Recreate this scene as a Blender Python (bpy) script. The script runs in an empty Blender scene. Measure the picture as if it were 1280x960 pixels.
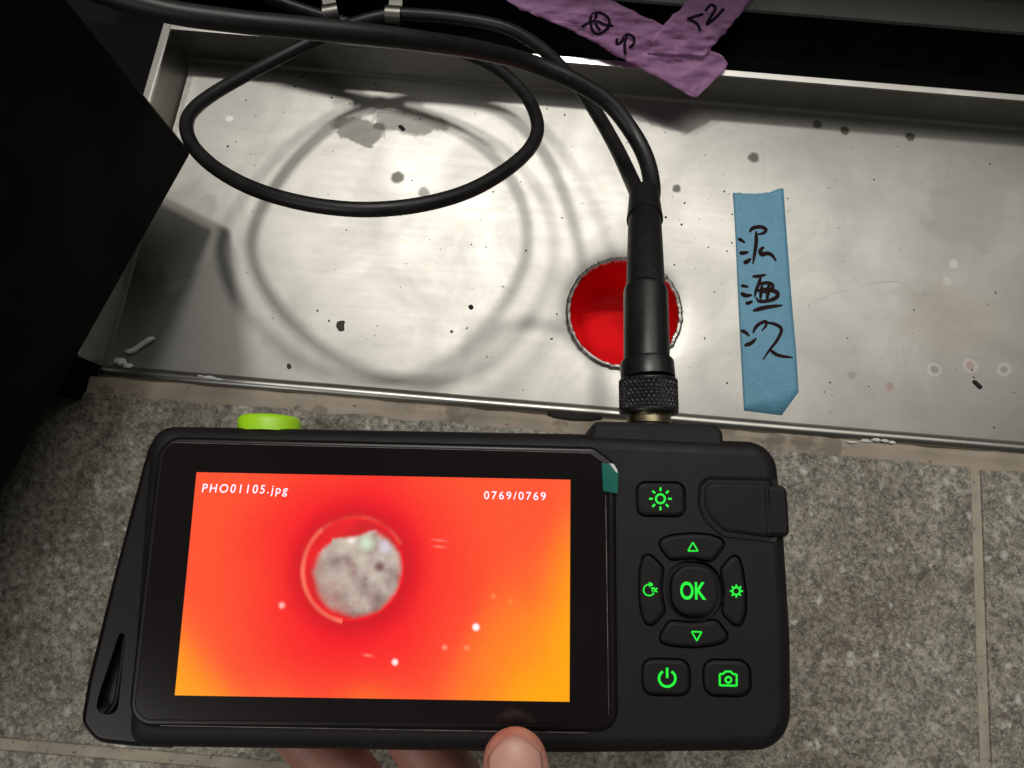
import bpy, bmesh, math, random
from mathutils import Vector, Matrix, noise
from mathutils.geometry import tessellate_polygon

SC = bpy.context.scene
COL = SC.collection
MM = 0.001
random.seed(7)

# ------------------------------------------------------------------ camera
FPX, TILT, ROLL, CAM_H = 950.0, math.radians(11.0), math.radians(4.8), 370.0     # focal length in px of a 1280 px wide frame; height in mm
_d = Vector((0, math.sin(TILT), -math.cos(TILT)))
_u0 = Vector((0, math.cos(TILT), math.sin(TILT)))
_r0 = Vector((1, 0, 0))
_r = math.cos(ROLL) * _r0 + math.sin(ROLL) * _u0
_u = -math.sin(ROLL) * _r0 + math.cos(ROLL) * _u0
cam = bpy.data.cameras.new('camera')
cam.sensor_width = 36.0
cam.lens = 36.0 * FPX / 1280.0
cam.clip_start = 0.01
cam.clip_end = 50.0
cam_o = bpy.data.objects.new('camera', cam)
COL.objects.link(cam_o)
m = Matrix((_r, _u, -_d)).transposed().to_4x4()
m.translation = Vector((0, 0, CAM_H * MM))
cam_o.matrix_world = m
SC.camera = cam_o

# ------------------------------------------------------------------ light
world = bpy.data.worlds.new('World')
SC.world = world
world.use_nodes = True
wb = world.node_tree.nodes['Background']
wb.inputs[0].default_value = (1.0, 0.96, 0.90, 1)
wb.inputs[1].default_value = 0.06
for ld, en in ((Vector((0.0, 0.44, 1.0)), 9.5), (Vector((-0.21, 0.43, 1.0)), 9.0)):      # a pair of ceiling lamps
    ld.normalize()
    lamp = bpy.data.lights.new('ceiling_lamp', 'AREA')
    lamp.shape = 'DISK'
    lamp.size = 0.12
    lamp.energy = en
    lamp.color = (1.0, 0.97, 0.915)
    lamp_o = bpy.data.objects.new('ceiling_lamp', lamp)
    COL.objects.link(lamp_o)
    lamp_o.location = Vector((0.0, 0.13, 0)) + ld * 2.0
    lamp_o.rotation_euler = ld.to_track_quat('Z', 'Y').to_euler()
panel = bpy.data.lights.new('added_fill', 'AREA')  # unseen soft fill, added to lift the upstand and front
panel.shape = 'DISK'
panel.size = 0.8
panel.energy = 7.5
panel.color = (1.0, 0.97, 0.92)
panel_o = bpy.data.objects.new('added_fill', panel)
COL.objects.link(panel_o)
PDIR = Vector((-0.62, -0.55, 1.0)).normalized()
panel_o.location = PDIR * 1.9
panel_o.rotation_euler = PDIR.to_track_quat('Z', 'Y').to_euler()

strip = bpy.data.lights.new('bright_ceiling', 'AREA')
strip.shape = 'DISK'
strip.size = 1.7
strip.energy = 17.0
strip.color = (1.0, 0.97, 0.92)
strip_o = bpy.data.objects.new('bright_ceiling', strip)
COL.objects.link(strip_o)
SDIR = Vector((0.30, 0.62, 1.0)).normalized()
strip_o.location = SDIR * 2.2
strip_o.rotation_euler = SDIR.to_track_quat('Z', 'Y').to_euler()

SC.view_settings.view_transform = 'Standard'
SC.view_settings.look = 'None'
SC.view_settings.exposure = 0.0
SC.view_settings.gamma = 1.0
SC.cycles.max_bounces = 8

# ------------------------------------------------------------------ helpers
def at(x, y, z):
    """survey point: the place at height z (mm) that the photograph shows at x, y"""
    v = _d + _r * ((x - 640.0) / FPX) - _u * ((y - 480.0) / FPX)
    return Vector((0, 0, CAM_H)) + v * ((z - CAM_H) / v.z)

def tag(o, label=None, cat=None, group=None, kind=None):
    if label: o['label'] = label
    if cat: o['category'] = cat
    if group: o['group'] = group
    if kind: o['kind'] = kind
    return o

def empty(name, loc=(0, 0, 0), rz=0.0):
    o = bpy.data.objects.new(name, None)
    COL.objects.link(o)
    o.location = Vector(loc) * MM
    o.rotation_euler = (0, 0, rz)
    o.empty_display_size = 0.02
    return o

def obj(name, bm, mat, parent=None, smooth=None, world_space=False):
    """bmesh in mm -> one mesh object"""
    bmesh.ops.scale(bm, vec=(MM, MM, MM), verts=bm.verts)
    bmesh.ops.recalc_face_normals(bm, faces=bm.faces)
    me = bpy.data.meshes.new(name)
    bm.to_mesh(me)
    bm.free()
    o = bpy.data.objects.new(name, me)
    COL.objects.link(o)
    if mat: me.materials.append(mat)
    if parent:
        o.parent = parent
        if world_space:
            pm = Matrix.Translation(parent.location) @ parent.rotation_euler.to_matrix().to_4x4()
            o.matrix_parent_inverse = pm.inverted()
    if smooth is not None:
        me.polygons.foreach_set('use_smooth', [True] * len(me.polygons))
        if smooth < 179:
            me.set_sharp_from_angle(angle=math.radians(smooth))
    return o

def catmull(pts, n=10):
    P = [Vector(p) for p in pts]
    P = [P[0] * 2 - P[1]] + P + [P[-1] * 2 - P[-2]]
    out = []
    for i in range(1, len(P) - 2):
        for k in range(n):
            t = k / n
            a, b, c, d = P[i - 1], P[i], P[i + 1], P[i + 2]
            out.append(0.5 * ((2 * b) + (c - a) * t + (2 * a - 5 * b + 4 * c - d) * t * t + (3 * b - a - 3 * c + d) * t ** 3))
    out.append(P[-2])
    return out

def tube(bm, path, rad, sides=18, caps=True):
    """rad: number or function of 0..1 along the path"""
    path = [Vector(p) for p in path]
    n = len(path)
    L = [0.0]
    for i in range(1, n): L.append(L[-1] + (path[i] - path[i - 1]).length)
    ref = Vector((0, 0, 1))
    prev = None
    rings = []
    for i, p in enumerate(path):
        t = (path[min(i + 1, n - 1)] - path[max(i - 1, 0)]).normalized()
        if prev is None:
            s = t.cross(ref)
            if s.length < 1e-3: s = t.cross(Vector((1, 0, 0)))
            s.normalize()
        else:
            s = (prev - t * prev.dot(t)).normalized()
        prev = s
        q = t.cross(s)
        r = rad(L[i] / L[-1]) if callable(rad) else rad
        rings.append([bm.verts.new(p + (s * math.cos(a) + q * math.sin(a)) * r) for a in (2 * math.pi * k / sides for k in range(sides))])
    for a, b in zip(rings, rings[1:]):
        for k in range(sides):
            bm.faces.new((a[k], a[(k + 1) % sides], b[(k + 1) % sides], b[k]))
    if caps:
        bm.faces.new(rings[0]); bm.faces.new(rings[-1])
    return rings

def rounded(pts, rad, n=6):
    """closed polygon with filleted corners; rad number or list"""
    P = [Vector((p[0], p[1])) for p in pts]
    out = []
    N = len(P)
    for i, p in enumerate(P):
        r = rad[i] if isinstance(rad, (list, tuple)) else rad
        a, b = P[i - 1] - p, P[(i + 1) % N] - p
        la, lb = a.length, b.length
        a.normalize(); b.normalize()
        ang = a.angle(b)
        if r < 1e-6 or ang > math.pi - 0.02:
            out.append(p); continue
        tl = min(r / math.tan(ang / 2), la * 0.49, lb * 0.49)
        r2 = tl * math.tan(ang / 2)
        c = p + (a + b).normalized() * (r2 / math.sin(ang / 2))
        s, e = p + a * tl - c, p + b * tl - c
        tot = s.angle_signed(e)
        for k in range(n + 1):
            th = -tot * k / n
            out.append(c + Vector((s.x * math.cos(th) - s.y * math.sin(th), s.x * math.sin(th) + s.y * math.cos(th))))
    return out

def inset(poly, d):
    N = len(poly)
    area = sum(poly[i - 1].x * poly[i].y - poly[i].x * poly[i - 1].y for i in range(N))
    sg = 1 if area > 0 else -1
    out = []
    for i in range(N):
        a, b, c = poly[i - 1], poly[i], poly[(i + 1) % N]
        e1, e2 = (b - a), (c - b)
        if e1.length < 1e-9: e1 = e2
        if e2.length < 1e-9: e2 = e1
        n1 = Vector((-e1.y, e1.x)).normalized() * sg
        n2 = Vector((-e2.y, e2.x)).normalized() * sg
        nn = n1 + n2
        nn = nn / max(nn.dot(nn) / 2, 0.6) if nn.length > 1e-6 else n1
        out.append(b + nn * d)
    return out

def fill(bm, loops):
    """planar cap from vertex loops, first the outer one, then holes"""
    co = [[v.co for v in lp] for lp in loops]
    flat = [v for lp in loops for v in lp]
    for t in tessellate_polygon(co):
        try: bm.faces.new([flat[i] for i in t])
        except ValueError: pass

def loft(bm, poly, layers, holes=(), hole_depth=1.0, bottom=True):
    """rings of the outline at (z, inset); last ring is capped (with wells)"""
    rings = []
    for z, d in layers:
        q = inset(poly, d) if abs(d) > 1e-9 else poly
        rings.append([bm.verts.new((p.x, p.y, z)) for p in q])
    for a, b in zip(rings, rings[1:]):
        for k in range(len(poly)):
            bm.faces.new((a[k], a[(k + 1) % len(poly)], b[(k + 1) % len(poly)], b[k]))
    zt = layers[-1][0]
    q = inset(poly, layers[-1][1] + 0.12)
    last = [bm.verts.new((p.x, p.y, zt)) for p in q]
    for k in range(len(poly)):
        bm.faces.new((rings[-1][k], rings[-1][(k + 1) % len(poly)], last[(k + 1) % len(poly)], last[k]))
    rings.append(last)
    hl = []
    for h in holes:
        t = [bm.verts.new((p.x, p.y, zt)) for p in h]
        bt = [bm.verts.new((p.x, p.y, zt - hole_depth)) for p in h]
        for k in range(len(h)):
            bm.faces.new((t[k], t[(k + 1) % len(h)], bt[(k + 1) % len(h)], bt[k]))
        fill(bm, [bt])
        hl.append(t)
    fill(bm, [rings[-1]] + hl)
    if bottom: fill(bm, [rings[0]])
    return rings

def box(bm, x0, x1, y0, y1, z0, z1):
    r = bmesh.ops.create_cube(bm, size=1.0)
    for v in r['verts']:
        v.co = Vector((x0 + (v.co.x + .5) * (x1 - x0), y0 + (v.co.y + .5) * (y1 - y0), z0 + (v.co.z + .5) * (z1 - z0)))
    return r['verts']

def ribbon(bm, pts, width, n=5, taper=True, closed=False, lift=None):
    """flat stroke of given width along 3-D points; lift maps (x, y) to z"""
    P = catmull(pts + [pts[0]] if closed else pts, n) if len(pts) > 2 else [Vector(p) for p in pts]
    prev = None
    N = len(P)
    for i, p in enumerate(P):
        t = P[min(i + 1, N - 1)] - P[max(i - 1, 0)]
        if closed and i in (0, N - 1): t = P[1] - P[N - 2]
        s = Vector((-t.y, t.x, 0)).normalized()
        w = width(i / (N - 1)) if callable(width) else width
        if taper and not closed:
            w *= min(1.0, 0.55 + 2.5 * min(i, N - 1 - i) / N)
        a, b = p + s * w / 2, p - s * w / 2
        cur = (bm.verts.new(a), bm.verts.new(b))
        if prev: bm.faces.new((prev[0], prev[1], cur[1], cur[0]))
        prev = cur

# ------------------------------------------------------------------ materials
def new_mat(name):
    mt = bpy.data.materials.new(name)
    mt.use_nodes = True
    nt = mt.node_tree
    return mt, nt, nt.nodes['Principled BSDF']

def nd(nt, kind, **kw):
    n = nt.nodes.new('ShaderNode' + kind)
    for k, v in kw.items():
        if k.startswith('i_'):
            key = k[2:]
            key = int(key) if key.isdigit() else key.replace('_', ' ')
            n.inputs[key].default_value = v
        else: setattr(n, k, v)
    return n

def ramp(nt, src, stops):
    r = nd(nt, 'ValToRGB')
    el = r.color_ramp.elements
    while len(el) < len(stops): el.new(0.5)
    for e, (p, c) in zip(el, stops):
        e.position = p
        e.color = (c, c, c, 1) if not isinstance(c, (tuple, list)) else (*c, 1)
    nt.links.new(src, r.inputs[0])
    return r.outputs[0]

def mix(nt, fac, a, b, mode='MIX'):
    n = nd(nt, 'Mix', data_type='RGBA', blend_type=mode)
    for sock, v in ((n.inputs[0], fac), (n.inputs[6], a), (n.inputs[7], b)):
        if hasattr(v, 'is_linked') or hasattr(v, 'links'): nt.links.new(v, sock)
        elif isinstance(v, (tuple, list)): sock.default_value = (*v[:3], 1)
        else: sock.default_value = v
    return n.outputs[2]

def mth(nt, op, a, b=0.0, clamp=False):
    n = nd(nt, 'Math', operation=op, use_clamp=clamp)
    for s, v in ((n.inputs[0], a), (n.inputs[1], b)):
        if hasattr(v, 'links'): nt.links.new(v, s)
        else: s.default_value = v
    return n.outputs[0]

def coords(nt, scale=(1, 1, 1), rot=(0, 0, 0)):
    tc = nd(nt, 'TexCoord')
    mp = nd(nt, 'Mapping')
    mp.inputs['Scale'].default_value = scale
    mp.inputs['Rotation'].default_value = rot
    nt.links.new(tc.outputs['Object'], mp.inputs[0])
    return mp.outputs[0]

def tex(nt, vec, scale, detail=4.0, rough=0.6, dist=0.0):
    n = nd(nt, 'TexNoise')
    n.inputs['Scale'].default_value = scale
    n.inputs['Detail'].default_value = detail
    n.inputs['Roughness'].default_value = rough
    n.inputs['Distortion'].default_value = dist
    nt.links.new(vec, n.inputs['Vector'])
    return n.outputs['Fac']

def bump(nt, bsdf, h, strength, dist=0.0005):
    b = nd(nt, 'Bump')
    b.inputs['Strength'].default_value = strength
    b.inputs['Distance'].default_value = dist
    nt.links.new(h, b.inputs['Height'])
    nt.links.new(b.outputs[0], bsdf.inputs['Normal'])

def mat_plain(name, col, rough, metal=0.0, var=0.25, scale=900.0, bmp=0.15, spec=0.5):
    mt, nt, b = new_mat(name)
    v = coords(nt)
    n = tex(nt, v, scale)
    n2 = tex(nt, v, scale * 0.06)
    lo = tuple(c * (1 - var) for c in col); hi = tuple(min(1, c * (1 + var)) for c in col)
    nt.links.new(ramp(nt, mth(nt, 'MULTIPLY_ADD', n, 0.5) if False else n2, [(0.3, lo), (0.7, hi)]), b.inputs['Base Color'])
    nt.links.new(ramp(nt, n2, [(0.3, max(0, rough - 0.07)), (0.7, min(1, rough + 0.07))]), b.inputs['Roughness'])
    b.inputs['Metallic'].default_value = metal
    b.inputs['Specular IOR Level'].default_value = spec
    if bmp: bump(nt, b, n, bmp, 0.0002)
    return mt

def mat_steel(name, base=(0.375, 0.366, 0.338), rough=0.4, spots=(), smears=(), streak=(14, 260, 260)):
    mt, nt, b = new_mat(name)
    v = coords(nt)
    brush = tex(nt, coords(nt, streak), 1.0, 5, 0.65)
    cloud = tex(nt, v, 22.0, 6, 0.62, 0.6)
    fine = tex(nt, v, 160.0, 5, 0.7)
    c = mix(nt, ramp(nt, cloud, [(0.35, 0.0), (0.72, 1.0)]), base, tuple(k * 0.80 for k in base))
    c = mix(nt, ramp(nt, brush, [(0.35, 0.0), (0.75, 0.22)]), c, tuple(k * 0.82 for k in base))
    c = mix(nt, ramp(nt, fine, [(0.60, 0.0), (0.78, 0.35)]), c, tuple(k * 0.6 for k in base))
    rg = mth(nt, 'ADD', mth(nt, 'MULTIPLY', cloud, 0.16), rough - 0.08)
    rg = mth(nt, 'ADD', rg, mth(nt, 'MULTIPLY', mth(nt, 'SUBTRACT', brush, 0.5), 0.06))
    if spots or smears:
        sep = nd(nt, 'VectorMath', operation='ADD')
        dn = nd(nt, 'TexNoise'); dn.inputs['Scale'].default_value = 330.0; dn.inputs['Detail'].default_value = 3
        nt.links.new(v, dn.inputs['Vector'])
        sc = nd(nt, 'VectorMath', operation='MULTIPLY_ADD')
        nt.links.new(dn.outputs['Color'], sc.inputs[0])
        sc.inputs[1].default_value = (0.0022,) * 3
        sc.inputs[2].default_value = (-0.0011,) * 3
        nt.links.new(v, sep.inputs[0]); nt.links.new(sc.outputs[0], sep.inputs[1])
        for (p, r, col, amt, soft) in spots:
            ds = nd(nt, 'VectorMath', operation='DISTANCE')
            nt.links.new(sep.outputs[0], ds.inputs[0])
            ds.inputs[1].default_value = (p.x * MM, p.y * MM, 0)
            mr = nd(nt, 'MapRange', interpolation_type='SMOOTHSTEP')
            nt.links.new(ds.outputs['Value'], mr.inputs[0])
            mr.inputs[1].default_value = r * MM * (1 - soft); mr.inputs[2].default_value = r * MM
            mr.inputs[3].default_value = amt; mr.inputs[4].default_value = 0.0
            c = mix(nt, mr.outputs[0], c, col)
            rg = mth(nt, 'ADD', rg, mth(nt, 'MULTIPLY', mr.outputs[0], 0.18))
        for (p, ax, ay, col, amt) in smears:
            of = nd(nt, 'VectorMath', operation='SUBTRACT')
            nt.links.new(v, of.inputs[0]); of.inputs[1].default_value = (p.x * MM, p.y * MM, 0)
            sc2 = nd(nt, 'VectorMath', operation='DIVIDE')
            nt.links.new(of.outputs[0], sc2.inputs[0]); sc2.inputs[1].default_value = (ax * MM, ay * MM, 1)
            ln = nd(nt, 'VectorMath', operation='LENGTH'); nt.links.new(sc2.outputs[0], ln.inputs[0])
            k = mth(nt, 'ADD', ln.outputs['Value'], mth(nt, 'MULTIPLY', mth(nt, 'SUBTRACT', tex(nt, v, 90.0, 5, 0.65), 0.5), 1.6))
            mk = ramp(nt, k, [(0.75, amt), (0.95, 0.0)])
            c = mix(nt, mk, c, col)
            rg = mth(nt, 'ADD', rg, mth(nt, 'MULTIPLY', mk, 0.2))
    nt.links.new(c, b.inputs['Base Color'])
    nt.links.new(rg, b.inputs['Roughness'])
    b.inputs['Metallic'].default_value = 1.0
    h = mth(nt, 'ADD', mth(nt, 'MULTIPLY', brush, 0.12), mth(nt, 'MULTIPLY', cloud, 1.3))
    bump(nt, b, h, 0.10, 0.0010)
    return mt

def mat_emit(name, col, strength):
    mt, nt, b = new_mat(name)
    b.inputs['Base Color'].default_value = (*[c * 0.3 for c in col], 1)
    v = coords(nt)
    n = ramp(nt, tex(nt, v, 700.0), [(0.2, tuple(c * 0.85 for c in col)), (0.8, col)])
    nt.links.new(n, b.inputs['Emission Color'])
    b.inputs['Emission Strength'].default_value = strength
    mt.cycles.emission_sampling = 'NONE'
    return mt

def mat_stone(name):
    mt, nt, b = new_mat(name)
    v = coords(nt)
    wob = nd(nt, 'TexNoise'); wob.inputs['Scale'].default_value = 260.0; wob.inputs['Detail'].default_value = 3
    nt.links.new(v, wob.inputs['Vector'])
    wv = nd(nt, 'VectorMath', operation='MULTIPLY_ADD')
    nt.links.new(wob.outputs['Color'], wv.inputs[0]); wv.inputs[1].default_value = (0.0045,) * 3
    nt.links.new(v, wv.inputs[2])
    def vor(scale):
        n = nd(nt, 'TexVoronoi'); n.inputs['Scale'].default_value = scale
        nt.links.new(wv.outputs[0], n.inputs['Vector'])
        s = nd(nt, 'SeparateColor'); nt.links.new(n.outputs['Color'], s.inputs[0])
        return s.outputs[0], s.outputs[1], n.outputs['Distance']
    g, g2, dg = vor(260.0)
    k, k2, dk = vor(150.0)
    vs = coords(nt, (1, 1, 1), (0, 0, 0.5))
    base = mix(nt, ramp(nt, tex(nt, v, 26.0, 6, 0.65), [(0.3, 0), (0.7, 1)]), (0.150, 0.138, 0.112), (0.250, 0.238, 0.205))
    base = mix(nt, ramp(nt, tex(nt, v, 9.0, 4, 0.6), [(0.35, 0.0), (0.7, 0.8)]), base, (0.125, 0.105, 0.078))
    base = mix(nt, ramp(nt, tex(nt, v, 85.0, 4, 0.65, 0.6), [(0.36, 0.0), (0.64, 1.0)]), mix(nt, 1.0, base, (0.66, 0.64, 0.60), 'MULTIPLY'), mix(nt, 1.0, base, (1.28, 1.28, 1.28), 'MULTIPLY'))
    c = mix(nt, ramp(nt, tex(nt, vs, 300.0, 7, 0.8, 0.2), [(0.40, 0.0), (0.60, 1.0)]), mix(nt, 1.0, base, (0.40, 0.385, 0.36), 'MULTIPLY'), mix(nt, 1.0, base, (1.62, 1.63, 1.62), 'MULTIPLY'))
    c = mix(nt, ramp(nt, tex(nt, vs, 720.0, 5, 0.8, 0.0), [(0.53, 0.0), (0.62, 0.7)]), c, (0.40, 0.39, 0.35))
    c = mix(nt, ramp(nt, tex(nt, v, 640.0, 5, 0.8, 0.0), [(0.55, 0.0), (0.64, 0.75)]), c, (0.060, 0.055, 0.045))
    fl = mth(nt, 'MULTIPLY', ramp(nt, g, [(0.90, 0.0), (0.98, 1.0)]), ramp(nt, dg, [(0.10, 0.85), (0.66, 0.0)]))
    c = mix(nt, fl, c, (0.50, 0.49, 0.44))
    fd = mth(nt, 'MULTIPLY', ramp(nt, k, [(0.84, 0.0), (0.90, 0.9)]), ramp(nt, dk, [(0.2, 0.85), (0.5, 0.0)]))
    c = mix(nt, fd, c, (0.075, 0.06, 0.045))
    nt.links.new(c, b.inputs['Base Color'])
    b.inputs['Roughness'].default_value = 0.62
    bump(nt, b, mth(nt, 'ADD', tex(nt, v, 420.0, 5, 0.7), mth(nt, 'MULTIPLY', tex(nt, v, 60.0, 4), 1.5)), 0.35, 0.0006)
    return mt

def mat_tape(name, col, trans=0.35, rough=0.55):
    mt, nt, b = new_mat(name)
    v = coords(nt)
    n = tex(nt, coords(nt, (1, 1, 1)), 260.0, 5, 0.7)
    n2 = tex(nt, v, 45.0, 4, 0.6)
    c = mix(nt, ramp(nt, n2, [(0.3, 0), (0.7, 1)]), tuple(k * 0.82 for k in col), col)
    c = mix(nt, ramp(nt, n, [(0.45, 0), (0.75, 0.35)]), c, tuple(min(1, k * 1.25 + 0.03) for k in col))
    nt.links.new(c, b.inputs['Base Color'])
    b.inputs['Roughness'].default_value = rough
    cr = tex(nt, coords(nt, (260, 1500, 600)), 1.0, 3, 0.6)
    bump(nt, b, mth(nt, 'ADD', n, mth(nt, 'MULTIPLY', cr, 1.6)), 0.5, 0.0003)
    tr = nd(nt, 'BsdfTranslucent')
    nt.links.new(c, tr.inputs[0])
    mx = nd(nt, 'MixShader'); mx.inputs[0].default_value = trans
    out = nt.nodes['Material Output']
    nt.links.new(b.outputs[0], mx.inputs[1]); nt.links.new(tr.outputs[0], mx.inputs[2])
    nt.links.new(mx.outputs[0], out.inputs[0])
    return mt

M = {}
M['stone'] = mat_stone('grey_stone')
M['grout'] = mat_plain('beige_grout', (0.27, 0.235, 0.185), 0.85, var=0.3, scale=600, bmp=0.5)
def speckle(mt, scale, lo, col):
    nt = mt.node_tree; b = nt.nodes['Principled BSDF']
    src = b.inputs['Base Color'].links[0].from_socket
    v = coords(nt)
    c = mix(nt, ramp(nt, tex(nt, v, scale, 3, 0.6), [(lo, 0.0), (lo + 0.05, 0.9)]), src, col)
    nt.links.new(c, b.inputs['Base Color'])
speckle(M['grout'], 380.0, 0.63, (0.05, 0.035, 0.025))
M['seal'] = mat_plain('sealant', (0.25, 0.21, 0.16), 0.65, var=0.35, scale=300, bmp=0.4)
M['white'] = mat_plain('white_sealant', (0.50, 0.51, 0.50), 0.5, var=0.2)
M['pit'] = mat_plain('gap_shade_chip_black', (0.012, 0.010, 0.008), 0.9)  # near-black: painted shade of the sealant gap, also colour of chips
M['black'] = mat_plain('black_cabinet_paint', (0.0016, 0.0016, 0.0018), 0.7, var=0.4, scale=500, spec=0.10)
M['gap'] = mat_plain('black_rubber_strip', (0.004, 0.004, 0.004), 0.75, var=0.4, spec=0.15)
M['rubber'] = mat_plain('black_cable_rubber', (0.0085, 0.0085, 0.008), 0.45, var=0.3, scale=1200, bmp=0.12, spec=0.32)
M['abs'] = mat_plain('black_matt_plastic', (0.0064, 0.0049, 0.0054), 0.6, var=0.12, scale=2600, bmp=0.2, spec=0.24)
M['key'] = mat_plain('black_rubber_key', (0.0056, 0.0046, 0.0050), 0.62, var=0.1, scale=2600, bmp=0.1, spec=0.22)
M['gloss'] = mat_plain('black_gloss_plastic', (0.005, 0.0038, 0.004), 0.34, var=0.2, scale=300, bmp=0.02, spec=0.28)
M['glass'] = mat_plain('black_cover_glass', (0.006, 0.004, 0.0045), 0.16, var=0.3, scale=60, bmp=0.0, spec=0.5)
M['anod'] = mat_plain('black_anodised_metal', (0.022, 0.022, 0.021), 0.34, metal=0.6, var=0.2, scale=1500, bmp=0.12)
M['brass'] = mat_plain('dull_brass', (0.42, 0.36, 0.22), 0.35, metal=1.0)
M['lime'] = mat_plain('lime_plastic', (0.31, 0.60, 0.008), 0.5, var=0.08, bmp=0.05)
M['teal'] = mat_plain('teal_film', (0.004, 0.10, 0.075), 0.22, var=0.1, bmp=0.0)
M['blue'] = mat_tape('blue_masking_tape', (0.125, 0.33, 0.47), 0.08)
M['purple'] = mat_tape('purple_masking_tape', (0.64, 0.34, 0.62), 0.55)
M['ink'] = mat_plain('dark_marker_ink', (0.022, 0.009, 0.010), 0.85, var=0.5, scale=400, bmp=0, spec=0.1)
M['ink2'] = mat_plain('violet_black_marker_ink', (0.012, 0.006, 0.014), 0.85, var=0.4, scale=400, bmp=0, spec=0.1)
M['red'] = mat_plain('red_pipe_plastic', (0.76, 0.006, 0.010), 0.42, var=0.12, scale=60, bmp=0.05, spec=0.25)
M['dirt'] = mat_plain('dark_dirt', (0.035, 0.030, 0.024), 0.8, var=0.5)
M['green'] = mat_emit('green_key_light', (0.004, 0.85, 0.035), 0.95)
M['pixel'] = mat_emit('white_screen_pixels', (0.92, 0.86, 1.0), 0.95)

speckle(M['seal'], 190.0, 0.68, (0.10, 0.07, 0.05))
speckle(M['abs'], 1700.0, 0.735, (0.06, 0.055, 0.05))
speckle(M['glass'], 1300.0, 0.745, (0.05, 0.045, 0.04))
speckle(M['rubber'], 420.0, 0.70, (0.030, 0.029, 0.026))
speckle(M['seal'], 45.0, 0.56, (0.15, 0.12, 0.085))
# ------------------------------------------------------------------ floor: tiles, grout, sealant
TZ = 3.5                                     # top of the tiles above the tray floor
floor = bpy.data.objects.new('tiled_floor', None); COL.objects.link(floor)
tag(floor, kind='structure')
bm = bmesh.new(); box(bm, -700, 900, -700, 46, -12, TZ - 1.2)
obj('grout', bm, M['grout'], floor)
def tile(x0, x1, y0, y1, rough_back=False):
    bm = bmesh.new()
    xs = [x0 + (x1 - x0) * i / 150 for i in range(151)] if rough_back else [x0, x1]
    def wob(x): return (noise.noise(Vector((x * 0.05, 3, 0))) * 1.6 + noise.noise(Vector((x * 0.35, 9, 0))) * 0.8) if rough_back else 0
    outline = [Vector((x0, y0)), Vector((x1, y0))] + [Vector((x, y1 + wob(x))) for x in reversed(xs)]
    loft(bm, outline, [(-11, 0), (TZ - 0.8, 0), (TZ - 0.2, 0.25), (TZ, 0.9)])
    return obj('tile', bm, M['stone'], floor)
tile(-372, 225.6, -108.6, 49.5, True)
tile(230.6, 690, -108.6, 48.6, True)
tile(-672, -377, -108.6, 49.5, False)
tile(-372, 225.6, -420, -113.6)
tile(230.6, 690, -420, -113.6)
tile(-672, -377, -420, -113.6)
# sealant bead between the tray and the cut tiles
bm = bmesh.new()
prof = [(58.2, 1.2), (56.8, 2.3), (54.5, 2.2), (52, 1.9), (49.5, 2.2), (46, 2.0), (46, -8), (58.2, -8)]
rows = []
for i in range(0, 241):
    x = -430 + i * 5
    rows.append([bm.verts.new((x, y + (noise.noise(Vector((x * 0.06, y, 1))) * 1.1 if k < 5 else 0), z + (noise.noise(Vector((x * 0.09, y * 0.3, 7))) * 0.8 if k < 6 else 0))) for k, (y, z) in enumerate(prof)])
for a, b in zip(rows, rows[1:]):
    for k in range(len(prof)):
        bm.faces.new((a[k], a[(k + 1) % len(prof)], b[(k + 1) % len(prof)], b[k]))
obj('sealant_bead', bm, M['seal'], floor, smooth=60)
bm = bmesh.new()
p = at(716, 520, 2.6)
for i in range(0, 1):
    pts = [Vector((p.x + dx, p.y + dy)) for dx, dy in ((-15, 0.6), (-8, 1.8), (2, 1.6), (12, 1.8), (16, 0.4), (9, -1.6), (0, -2.1), (-9, -1.5))]
    loft(bm, rounded(pts, 1.0, 3), [(2.0, 0), (3.2, 0.1), (3.4, 0.6)])
obj('gap_shade_patch', bm, M['pit'], floor)  # raised dark patch; the gap's shade is put into its colour

# ------------------------------------------------------------------ steel tray
HC = Vector((53.7, 113.6)); HR = 28.6        # drain hole
YF, YB = 64.3, 233.4                         # front and back of the tray floor
def spot(x, y, r, col=(0.10, 0.098, 0.085), amt=0.75, soft=0.45): return (at(x, y, 0), r, col, amt, soft)
PK, RG = (0.36, 0.25, 0.22), (0.20, 0.17, 0.15)
spots = [spot(497, 222, 4.0), spot(530, 240, 3.6, amt=0.45), spot(942, 197, 3.7, amt=0.85), spot(846, 236, 2.8, amt=0.8),
         spot(1022, 156, 3.0, (0.06, 0.055, 0.04), 0.8), spot(1056, 163, 3.2, (0.06, 0.055, 0.04), 0.85), spot(1138, 171, 3.3, (0.06, 0.055, 0.04), 0.85),
         spot(1168, 462, 4.2, (0.60, 0.58, 0.52), 0.4, 0.3), spot(1168, 462, 2.6, RG, 0.5), spot(1213, 457, 4.4, (0.60, 0.56, 0.52), 0.4, 0.3), spot(1213, 457, 2.9, PK, 0.55),
         spot(1255, 462, 4.2, (0.60, 0.58, 0.54), 0.4, 0.3), spot(1255, 462, 2.6, RG, 0.5), spot(1112, 483, 2.9, PK, 0.6), spot(1065, 469, 2.8, (0.28, 0.25, 0.21), 0.5),
         spot(1192, 330, 3.0, (0.66, 0.65, 0.62), 0.4), spot(1184, 352, 3.0, (0.66, 0.65, 0.62), 0.3), spot(287, 148, 2.2, (0.75, 0.74, 0.70), 0.6)]
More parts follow.
